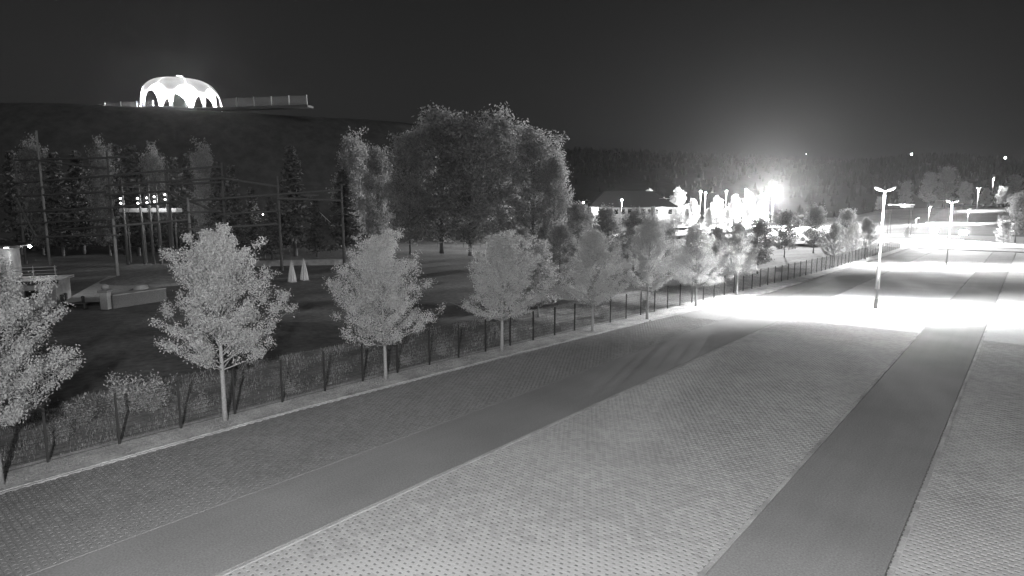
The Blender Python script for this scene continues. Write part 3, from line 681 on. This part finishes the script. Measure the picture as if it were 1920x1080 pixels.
# ================================================================== domed pavilion on the hill
def pavilion():
    c = D(341, 203, 203); c.z = DECK_Z
    Rr, Hd = 12.3, 10.6
    pv = thing('domed_pavilion', c, 'brilliantly lit domed pavilion with curved petals on the dark hilltop', 'pavilion', None, R(9))
    def prof(s):                                    # s 0..1 from foot to crown
        a = s * math.pi / 2; return Rr * math.cos(a) ** .5 if s < .995 else Rr * .04, Hd * math.sin(a) ** .85
    N = 8; smax = .80; steps = 22
    for k in range(N):
        b = MB(); a0 = 2 * math.pi * k / N
        for lay in (0, 1):
            for i in range(steps + 1):
                s = smax * i / steps; r, z = prof(s); r -= .12 * lay
                hw = (math.pi / N) * (0.11 + .86 * (1 - math.sqrt(max(0, 1 - (min(s, .46) / .46) ** 2))))
                for j in range(7): a = a0 + hw * (j / 3 - 1); b.v.append((r * math.cos(a), r * math.sin(a), z))
        m = (steps + 1) * 7
        for i in range(steps):
            for j in range(6):
                a = i * 7 + j; b.f.append((a, a + 1, a + 8, a + 7)); b.f.append((m + a + 7, m + a + 8, m + a + 1, m + a))
            for j, fl_ in ((0, 0), (6, 1)):
                a = i * 7 + j; b.f.append((a, a + 7, m + a + 7, m + a) if not fl_ else (m + a, m + a + 7, a + 7, a))
        b.build('petal', M_memb, pv, True)
        foot = MB().box((0, 0, .12), (.9, .9, .25)); fo = foot.build('footing', M_stone, pv); fo.location = ((Rr - .1) * math.cos(a0), (Rr - .1) * math.sin(a0), 0); fo.rotation_euler = (0, 0, a0)
        u = MB().lathe([(.16, 0), (.2, .25), (.24, .4)], 10).build('uplight', M_dark, pv); ux, uy = (Rr + 1.1) * math.cos(a0), (Rr + 1.1) * math.sin(a0); u.location = (ux, uy, .02)
        MB().lathe([(.2, .41), (.2, .44)], 10).build('lens', M_glow, u)
        light('uplight_beam', 'SPOT', pv, (ux, uy, .6), 120000, (math.cos(a0) * (Rr - 2.2), math.sin(a0) * (Rr - 2.6), Hd * .95), .12, R(56), .5)
    r, z = prof(smax); MB().lathe([(r + .15, z - .1), (r + .2, z + .15), (r * .6, z + .5), (.3, z + .62)], 24).build('crown_ring', M_roof, pv)
    MB().tube([(-1.6, 0, z + 1.9), (1.8, 0, z + 1.3)], .14, 8).build('finial_vane', M_white, pv); MB().tube([(0, 0, z + .5), (0, 0, z + 1.7)], .07, 8).build('finial_mast', M_galv, pv)
    light('crown_light', 'POINT', pv, (0, -1.0, z + 1.0), 900, size=.1)
    light('interior_light', 'POINT', pv, (0, 0, 2.5), 140000, size=.4)
    MB().lathe([(Rr + 1.9, -2.4), (Rr + 1.9, -.12), (Rr + 1.7, -.02), (1, -.02)], 40).build('plinth', M_wood, pv)
    # terrace
    ter = MB(); n = 40
    mid_ = (DECK_L + DECK_R) / 2; ax_ = (DECK_R - DECK_L); ln = ax_.length; ang = math.atan2(ax_.y, ax_.x)
    tr = thing('hilltop_terrace', (mid_.x, mid_.y, DECK_Z), 'dark terrace slab under the domed pavilion', 'terrace', None, ang)
    MB().box((0, 1.3, -.35), (ln + .4, 3.4, .6)).build('deck', M_wood, tr); MB().box((0, -.55, -.4), (ln + .5, .12, .8)).build('edge_beam', M_wood, tr)
    rl = thing('terrace_railing', (mid_.x, mid_.y, DECK_Z), 'pale mesh railing along the front of the hilltop terrace', 'railing', None, ang)
    k = 0; xs = [-ln / 2 + i * ln / 12 for i in range(13)]
    for i, x in enumerate(xs):
        MB().box((x, -.4, 1.4), (.2, .2, 2.9)).build('post', M_white, rl)
        if i < 12 and i not in (3, 4, 5, 6):
            MB().box((x + ln / 24, -.4, 1.4), (ln / 12 - .2, .03, 2.5)).build('mesh_panel', gm, rl)
        if i < 12: MB().box((x + ln / 24, -.4, .12), (ln / 12 - .12, .08, .1)).build('bottom_rail', M_paleW, rl)
    # lower railing on the flank
    A = D(76, 244, 192); B_ = D(172, 237, 192)
    r2 = thing('flank_railing', A, 'thin pale railing on the hill left below the pavilion terrace', 'railing')
    MB().tube([(0, 0, 0), tuple(B_ - A)], .11, 6).build('top_rail', M_paleW, r2)
    for s in (0, .33, .66, 1): q = (B_ - A) * s; MB().tube([tuple(q), (q.x, q.y, terrain(A.x + q.x, A.y + q.y) - A.z - .2)], .1, 6).build('post', M_paleW, r2)
    MB().tube([(0, 0, 0), (-2.5, 0, -.2)], .09, 6).build('bracket', M_paleW, r2)
pavilion()

# ================================================================== ropes course, light totems, slide
def ropes():
    t0 = thing('ropes_course', G(210, 512), 'tall timber ropes course frame of poles and cross beams on the left', 'climbing frame')
    O = Vector(t0.location)
    def pt(px, py, t): return D(px, py, t) - O
    poles = [(68, 245, 104, M_paleW), (200, 285, 100, M_wood), (312, 300, 98, M_wood), (352, 372, 90, M_paleW), (415, 305, 96, M_wood), (28, 300, 108, M_wood), (212, 410, 84, M_paleW), (520, 330, 96, M_wood), (640, 345, 98, M_wood)]
    for px, py, t, m in poles:
        p = pt(px, py, t); zb = terrain(p.x + O.x, p.y + O.y) - O.z - .3
        MB().tube([(p.x, p.y, zb), (p.x, p.y, zb * .5 + p.z * .5), tuple(p)], [.24, .2, .15], 9).build('pole', m, t0, True)
        pf = MB().lathe([(.9, 0), (.95, .1), (.9, .14)], 8).build('platform', M_wood, t0); pf.location = (p.x, p.y, (p.z + zb) * .5 + 2)
    beams = [((28, 300, 108), (200, 296, 100)), ((28, 343, 108), (200, 330, 100)), ((200, 330, 100), (312, 320, 98)), ((312, 320, 98), (415, 312, 96)), ((200, 348, 100), (415, 334, 96)), ((28, 398, 108), (200, 390, 100)), ((200, 390, 100), (415, 372, 96)),
             ((415, 372, 96), (640, 356, 98)), ((415, 402, 96), (520, 396, 96)), ((100, 432, 98), (212, 424, 84)), ((68, 445, 104), (200, 440, 100)), ((212, 424, 84), (352, 412, 90)), ((352, 398, 90), (415, 396, 96))]
    beams += [((28, 368, 108), (200, 360, 100)), ((200, 366, 100), (312, 358, 98)), ((312, 346, 98), (415, 342, 96)), ((28, 420, 108), (200, 412, 100)), ((68, 300, 104), (200, 316, 100)), ((415, 334, 96), (520, 350, 96)), ((520, 372, 96), (640, 376, 98)), ((200, 296, 100), (252, 293, 99)), ((352, 430, 90), (520, 420, 96)), ((28, 368, 108), (68, 445, 104)), ((312, 358, 98), (415, 402, 96))]
    for (px, py, t, wd) in [(256, 350, 99, 3.6), (364, 344, 97, 3.0), (114, 400, 104, 3.4), (470, 398, 96, 2.6), (580, 366, 97, 2.8)]:
        q = pt(px, py, t); dk_ = MB().box((0, 0, 0), (wd, 1.4, .16)).build('deck', M_wood, t0); dk_.location = q; dk_.rotation_euler = (0, 0, YAW + R(20))
    for a, b in beams: MB().tube([tuple(pt(*a)), tuple(pt(*b))], .17, 7).build('cross_beam', M_wood, t0)
    for a, b in [((28, 320, 108), (200, 312, 100)), ((200, 312, 100), (415, 322, 96)), ((415, 330, 96), (640, 350, 98))]:
        pa, pb = pt(*a), pt(*b); MB().tube([tuple(pa), tuple((pa + pb) / 2 - Vector((0, 0, .6))), tuple(pb)], .03, 5).build('cable', M_dark, t0)
ropes()
names5 = ['first', 'second', 'third', 'fourth', 'fifth']
for i, (px, py) in enumerate([(230, 372), (262, 372), (279, 371), (293, 369), (313, 365)]):
    p = D(px, py, 108); z0 = terrain(p.x, p.y); h0 = p.z - z0
    o = thing('light_pole', (p.x, p.y, z0), 'dark timber pole carrying two small lights one above the other, %s from the left' % names5[i], 'light pole', 'light poles by the raised deck')
    MB().tube([(0, 0, -.3), (0, 0, h0 * .5), (0, 0, h0 + 3.4)], [.26, .22, .17], 9).build('pole', M_wood, o, True)
    for h in (h0, h0 - .85):
        MB().lathe([(.04, -.17), (.19, 0), (.04, .17)], 8, (.05, -.38, h)).build('lens', M_glowS, o)
    light('pole_light', 'POINT', o, (.9, 2.2, h0 - .4), 400, size=.15)
dk0, dk1 = D(222, 391, 110), D(330, 385, 110); dz = terrain(dk0.x, dk0.y)
dk = thing('raised_deck', (dk0.x, dk0.y, dz), 'pale raised deck edge behind the five light poles', 'deck', None, math.atan2(dk1.y - dk0.y, dk1.x - dk0.x))
dl = (dk1.xy - dk0.xy).length; dh = dk0.z - dz
for k in range(6): MB().box((dl * (k + .5) / 6, 1.0, dh - .3), (dl / 6 - .12, 2.0, .7)).build('deck_panel', M_paleW, dk)
for k in range(4): MB().tube([(dl * (k + .3) / 3.6, 1.0, -.3), (dl * (k + .3) / 3.6, 1.0, dh - .65)], .16, 8).build('leg', M_wood, dk)
A = G(583, 391); Bq = G(624, 428); s_ = thing('slide_rail', A, 'thin pale slide rail running down the dark slope', 'slide')
d_ = Bq - A; n = 6
MB().tube([tuple(d_ * (k / n) + Vector((0, 0, terrain(A.x + d_.x * k / n, A.y + d_.y * k / n) - A.z - d_.z * k / n + 1.0))) for k in range(n + 1)], .09, 6).build('rail', M_white, s_)
for k in range(n + 1):
    q = d_ * (k / n); zg = terrain(A.x + q.x, A.y + q.y) - A.z; MB().tube([(q.x, q.y, zg - .2), (q.x, q.y, zg + 1.0)], .05, 6).build('support', M_galv, s_)

# ================================================================== buildings and furniture at the lower left
def hut():
    a = G(108, 577); a.z = -.1
    h = thing('flat_roof_hut', a, 'low flat-roofed hut with a small dark window at the left edge', 'building', None, YAW + R(22))
    Wd, Dd, Hh = 9.5, 5.0, 2.5
    MB().box((-Wd / 2, Dd / 2, Hh / 2), (Wd, Dd, Hh)).build('wall', M_wall, h)
    MB().box((-Wd / 2, Dd / 2, Hh + .11), (Wd + .7, Dd + .7, .22)).build('roof', M_stone, h); MB().box((-Wd / 2, -.37, Hh + .1), (Wd + .72, .05, .3)).build('fascia', M_dark, h)
    w_ = MB().box((-2.0, -.02, 1.35), (.95, .06, .8)).build('window', M_glass, h)
    fr = MB(); fr.box((-2.0, -.05, 1.78), (1.1, .06, .07)).box((-2.0, -.05, .92), (1.1, .08, .07)).box((-2.52, -.05, 1.35), (.07, .06, .8)).box((-1.48, -.05, 1.35), (.07, .06, .8)); fr.build('frame', M_dark, w_)
    for k in range(4):
        MB().tube([(-3.6, .2 + .02 * k, Hh + .55 + .33 * k), (.1, .6, Hh + .55 + .33 * k)], .03, 6).build('rail', M_galv, h)
    for x in (-3.5, -1.8, 0): MB().tube([(x, .4, Hh + .2), (x, .4, Hh + 1.7)], .035, 6).build('rail_post', M_galv, h)
    light('roof_lamp', 'POINT', h, (-1.6, 2.0, Hh + 1.1), 45, size=.08)
    b = G(-30, 560); b.z = -.1
    h2 = thing('tall_annex', D(22, 520, 66), 'taller pale building with lit eave line cut by the left edge', 'building', None, YAW + R(30)); h2.location.z = -.1
    eh = D(22, 462, 66).z
    MB().box((-5, 3, eh / 2), (10, 6, eh)).build('wall', M_wall, h2); MB().box((-4.6, 2.6, eh + .12), (11.6, 7.4, .25)).build('roof', M_roof, h2)
    MB().box((-1.1, -.03, eh - 2.5), (.35, .06, 1.9)).build('window', M_win, h2)
    for k in range(7): MB().box((-4.5 + k * .75, -1.16, eh + .05), (.38, .06, .08)).build('eave_light', M_glowS, h2)
    pl = MB().lathe([(.05, -.14), (.19, 0), (.05, .14)], 10).build('wall_lamp', M_glow, h2); pl.location = (1.95, -.9, eh + .12); MB().tube([(1.0, -.9, eh + .2), (1.95, -.9, eh + .3)], .04, 6).build('lamp_arm', M_dark, h2)
    light('wall_lamp_light', 'POINT', h2, (2.2, -1.3, eh - .1), 420, size=.1)
hut()
patch('hut_path', [(112, 575), (200, 572), (300, 520), (205, 522)], M_path, .34)
patch('sand_patch', [(122, 578), (160, 572), (158, 564), (124, 570)], M_sand, .44)
sheet_m = tag(MB().lathe([(6.5, 0), (5.6, .45), (4.0, .95), (2.0, 1.25), (.2, 1.35)], 28).build('soil_mound', M_lawn, None, True), 'low rounded earth mound beyond the planter walls', 'mound'); sheet_m.location = G(285, 530)
for px, py, L_, lab in [(200, 578, .8, 'square pale gate pillar beside the sand path')]:
    q = G(px, py); o = thing('gate_pillar', q, lab, 'pillar', None, YAW); MB().box((0, 0, .75), (.7, .7, 1.7)).build('shaft', M_wall, o); MB().box((0, 0, 1.68), (.95, .95, .2)).build('cap', M_stone, o); MB().lathe([(.15, 0), (.34, .22), (.3, .5), (.1, .62)], 12, (0, 0, 1.78)).build('ball', M_stone, o)
q0, q1 = G(210, 577), G(310, 562); dd = q1 - q0
o = thing('planter_wall', q0, 'long low planter wall with pale top right of the gate pillar', 'wall', None, math.atan2(dd.y, dd.x))
MB().box((dd.length / 2, 0, .55), (dd.length, .45, 1.3)).build('wall', M_wood, o); MB().box((dd.length / 2, .5, 1.23), (dd.length, 1.6, .09)).build('coping', M_stone, o)
q = G(215, 568); o = thing('pole_base', (q.x + .6, q.y + 2.4, q.z), 'round pale concrete foot of the thin ropes pole', 'pole base'); MB().lathe([(.75, 0), (.75, 1.3), (.6, 1.7), (.2, 1.8)], 14).build('plinth', M_stone, o)
q = G(140, 578); o = thing('bench', q, 'low dark bench in front of the sand patch by the hut', 'bench', None, YAW + R(4))
MB().box((0, 0, .46), (2.4, .45, .08)).build('seat', M_wood, o); MB().box((-1.05, 0, .2), (.1, .4, .44)).build('leg', M_wood, o); MB().box((1.05, 0, .2), (.1, .4, .44)).build('leg', M_wood, o)
for i, (px, py) in enumerate([(118, 574), (125, 571), (157, 577)]):
    q = G(px, py); o = thing('bollard', q, ['dark bollard beside the hut corner', 'dark bollard next to the sand patch', 'short dark bollard at the right end of the bench'][i], 'bollard', 'bollards by the hut')
    MB().lathe([(.13, -.1), (.13, 1.0), (.16, 1.02), (.16, 1.12), (.05, 1.2)], 12).build('post', M_dark, o)
def parasol(px, py, label):
    q = G(px, py); o = thing('closed_parasol', q, label, 'parasol', 'closed parasols on the lawn')
    MB().tube([(0, 0, -.2), (0, 0, 3.0)], .035, 8).build('pole', M_galv, o)
    b = MB(); n = 20
    for r, z in ((.50, .1), (.46, .5), (.38, 1.1), (.27, 1.8), (.13, 2.5), (.03, 2.9)):
        for j in range(n): t = 2 * math.pi * j / n; rr = r * (1 + .16 * (-1) ** j); b.v.append((rr * math.cos(t), rr * math.sin(t), z))
    for k in range(5):
        for j in range(n): a = k * n + j; c = k * n + (j + 1) % n; b.f.append((a, c, c + n, a + n))
    b.f.append(tuple(range(5 * n, 6 * n))); b.build('cloth', M_cloth, o)
    MB().box((0, 0, .05), (.9, .9, .1)).build('base', M_stone, o)
parasol(548, 529, 'left of two closed pale parasols standing on the dark lawn'); parasol(571, 526, 'right of two closed pale parasols standing on the dark lawn')
q0, q1 = G(480, 498), G(660, 494); dd = q1 - q0
o = thing('lawn_edge_wall', q0, 'faint low wall behind the two closed parasols', 'wall', None, math.atan2(dd.y, dd.x)); MB().box((dd.length / 2, 0, .3), (dd.length, .4, .9)).build('wall', M_wall, o); MB().box((dd.length / 2, 0, .79), (dd.length + .2, .55, .08)).build('coping', M_stone, o)
for i, px in enumerate([482, 496, 512, 529, 542, 620]):
    q = G(px, 474); o = thing('small_sign', q, ['small pale sign board', ''][0] + ' in the dim row behind the parasols, %s from the left' % (posn[i]), 'sign', 'small signs behind the parasols', YAW)
    MB().tube([(0, 0, -.2), (0, 0, 1.2)], .05, 6).build('post', M_dark, o); MB().box((0, -.06, 1.3), (.8, .05, .7)).build('board', M_wall, o)

# ================================================================== night air
hz = bpy.data.materials.new('haze'); hz.use_nodes = True; n = hz.node_tree.nodes; n.clear()
pv_ = n.new('ShaderNodeVolumePrincipled'); oo = n.new('ShaderNodeOutputMaterial'); hz.node_tree.links.new(pv_.outputs[0], oo.inputs['Volume'])
pv_.inputs['Color'].default_value = (.95, .95, .95, 1); pv_.inputs['Density'].default_value = 0.00004; pv_.inputs['Anisotropy'].default_value = 0.84
hb = MB().box((0, 900, 85), (6800, 4400, 184)).build('haze', hz); tag(hb, kind='stuff')
